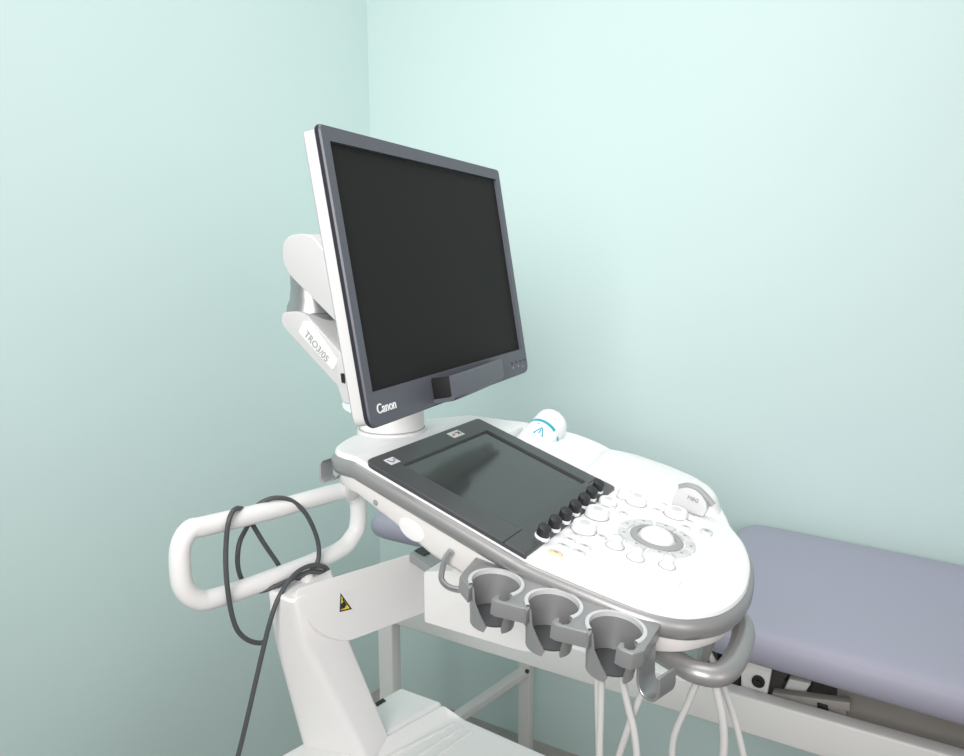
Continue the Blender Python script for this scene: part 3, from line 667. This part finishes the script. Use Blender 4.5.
# slanting brace of the head end
ba = oY(525, 671, RY1 - .005); bb = oZ(452, 721, .22)
d_ = (bb - ba).normalized()
b = MB(); b.bar(ba, ba + d_ * 1.0 if (ba + d_ * 1.0).z > .02 else bb, .028, .024); build(b, 'brace', M['couchm'], TCO, bevel=.004)
b = MB(); b.lathe([(.006, 0), (.006, .004)], oY(527.5, 671, RY1 - .022), (0, -1, 0), 12); build(b, 'bolt', M['under2'], TCO)
# padding: rounded slab built from super-ellipse rings
def slab(x0, x1, y0, y1, z0, z1, rad, edge, slope=0.0):
    def rg(ins, z):
        q = [(x0 + ins, y0 + ins), (x1 - ins, y0 + ins), (x1 - ins, y1 - ins), (x0 + ins, y1 - ins)]
        return [V((p.x, p.y, z + slope * (p.x - x0))) for p in fillet_closed([(a, c, 0) for a, c in q], rad - ins * .6, 8)]
    rings = []
    for k in range(9):
        a = -PI / 2 + PI * k / 8; h = (z1 - z0) / 2; rings.append(rg(edge * (1 - max(0, math.cos(a)) ** .8), (z0 + z1) / 2 + h * math.sin(a)))
    rings += [rg(edge + .02, z1 + .002), rg(edge + .05, z1 + .003)]
    b = MB(); b.loft(rings); return b
mx0 = -.305; SL = -.034
def tz(x): return SL * (x - mx0)
def sbox(lo, hi):
    b = MB(); b.box(lo, hi)
    for v in b.v: v.z += tz(v.x)
    return b
build(slab(mx0, 1.30, 1.198, 1.745, .747, .810, .075, .026, SL), 'mattress', M['vinyl'], TCO, angle=70)
build(slab(-1.045, -.70, 1.24, 1.70, .787, .836, .06, .024), 'headrest', M['vinyl'], TCO, angle=70)
b = MB(); b.box((-1.0, 1.42, .765), (-.5, 1.47, .79)); b.box((-.80, 1.40, .64), (-.75, 1.48, .77)); build(b, 'headrest_support', M['under'], TCO, bevel=.003)
build(sbox((mx0 + .05, 1.285, .738), (1.25, 1.65, .758)), 'base_board', M['under'], TCO, bevel=.002)
build(sbox((mx0 + .12, 1.30, .712), (1.25, 1.335, .739)), 'support_beam', M['under'], TCO, bevel=.003)
build(sbox((mx0 + .05, 1.60, .712), (1.25, 1.635, .739)), 'support_beam', M['under'], TCO, bevel=.003)
build(sbox((-.30, 1.50, .56), (1.2, 1.53, .735)), 'shade_backing', M['under2'], TCO, bevel=.004)  # dark sheet added to hide the wall; stands for shade under the mattress
build(sbox((-.055, 1.34, .60), (1.2, 1.37, .708)), 'lift_panel', M['under'], TCO, bevel=.003)
b = MB(); b.box((-.29, 1.36, .60), (-.10, 1.40, .645)); build(b, 'cross_link', M['under2'], TCO, bevel=.004)
def plate(px, y, w, name, m_, bv=.002):
    b = MB(); b.prism([oY(x, y_, y) for x, y_ in px], (0, w, 0)); return build(b, name, m_, TCO, bevel=bv)
pl2 = plate([(741, 655), (768, 661), (772, 668), (766, 700), (741, 695)], 1.272, .018, 'pivot_plate', M['couchm'])
b = MB(); b.lathe([(.011, 0), (.011, .004), (.005, .005), (.005, .009), (0, .009)], oY(758.5, 681, 1.272), (0, -1, 0), 20, False); build(b, 'pivot_bolt', M['blackslot'], pl2)
plate([(768, 664), (792, 671), (784, 680), (778, 696), (766, 700)], 1.30, .02, 'pivot_bracket', M['under2'])
plate([(789, 679), (811, 684), (804, 694), (808, 700), (782, 694)], 1.31, .02, 'bracket', M['couchm'])
plate([(772, 693), (850, 703), (850, 712), (772, 703)], 1.275, .02, 'lift_link', M['under'])
plate([(817, 703), (828, 706), (828, 718), (817, 715)], 1.272, .02, 'joint_block', M['blackslot'])
plate([(828, 706), (846, 708), (846, 724), (828, 720)], 1.282, .03, 'joint_plate', M['under'])
plate([(729, 652), (739, 655), (739, 694), (729, 691)], 1.30, .03, 'link_arm', M['under2'])
plate([(703, 640), (718, 645), (718, 688), (703, 684)], 1.36, .03, 'link_arm', M['under2'])
b = MB(); b.box((-.9, 1.40, .60), (-.85, 1.70, .66)); build(b, 'cross_rail', M['couchm'], TCO, bevel=.004)

# ------------------------------------------------------------------ light
w = bpy.data.worlds.new('World'); bpy.context.scene.world = w; w.use_nodes = True
w.node_tree.nodes['Background'].inputs[0].default_value = (1.0, .985, .975, 1); w.node_tree.nodes['Background'].inputs[1].default_value = .50
def area(name, loc, target, sx, sy, power, col=(1, 1, 1)):
    l = bpy.data.lights.new(name, 'AREA'); l.shape = 'RECTANGLE'; l.size = sx; l.size_y = sy; l.energy = power; l.color = col
    o = bpy.data.objects.new(name, l); COL.objects.link(o); o.location = loc
    o.rotation_euler = (V(target) - V(loc)).to_track_quat('-Z', 'Y').to_euler(); return o
area('window_light', (1.9, -.35, 1.75), (-1.4, 1.0, 1.3), 1.1, 1.1, 9, (1, .99, .98))
area('front_softbox', (.0, -.8, 1.85), (-.95, 1.75, 1.5), .8, .8, 9.6, (1, .99, .98)).data.spread = math.radians(92)
area('ceiling_light', (-.35, .75, 3.1), (-.4, .85, 0), 1.5, 1.1, 12.5, (1, .99, .975)).data.spread = math.radians(150)
sc = bpy.context.scene
sc.view_settings.view_transform = 'Standard'; sc.view_settings.look = 'None'; sc.view_settings.gamma = 1; sc.view_settings.use_curve_mapping = False
sc.view_settings.exposure = 0.05
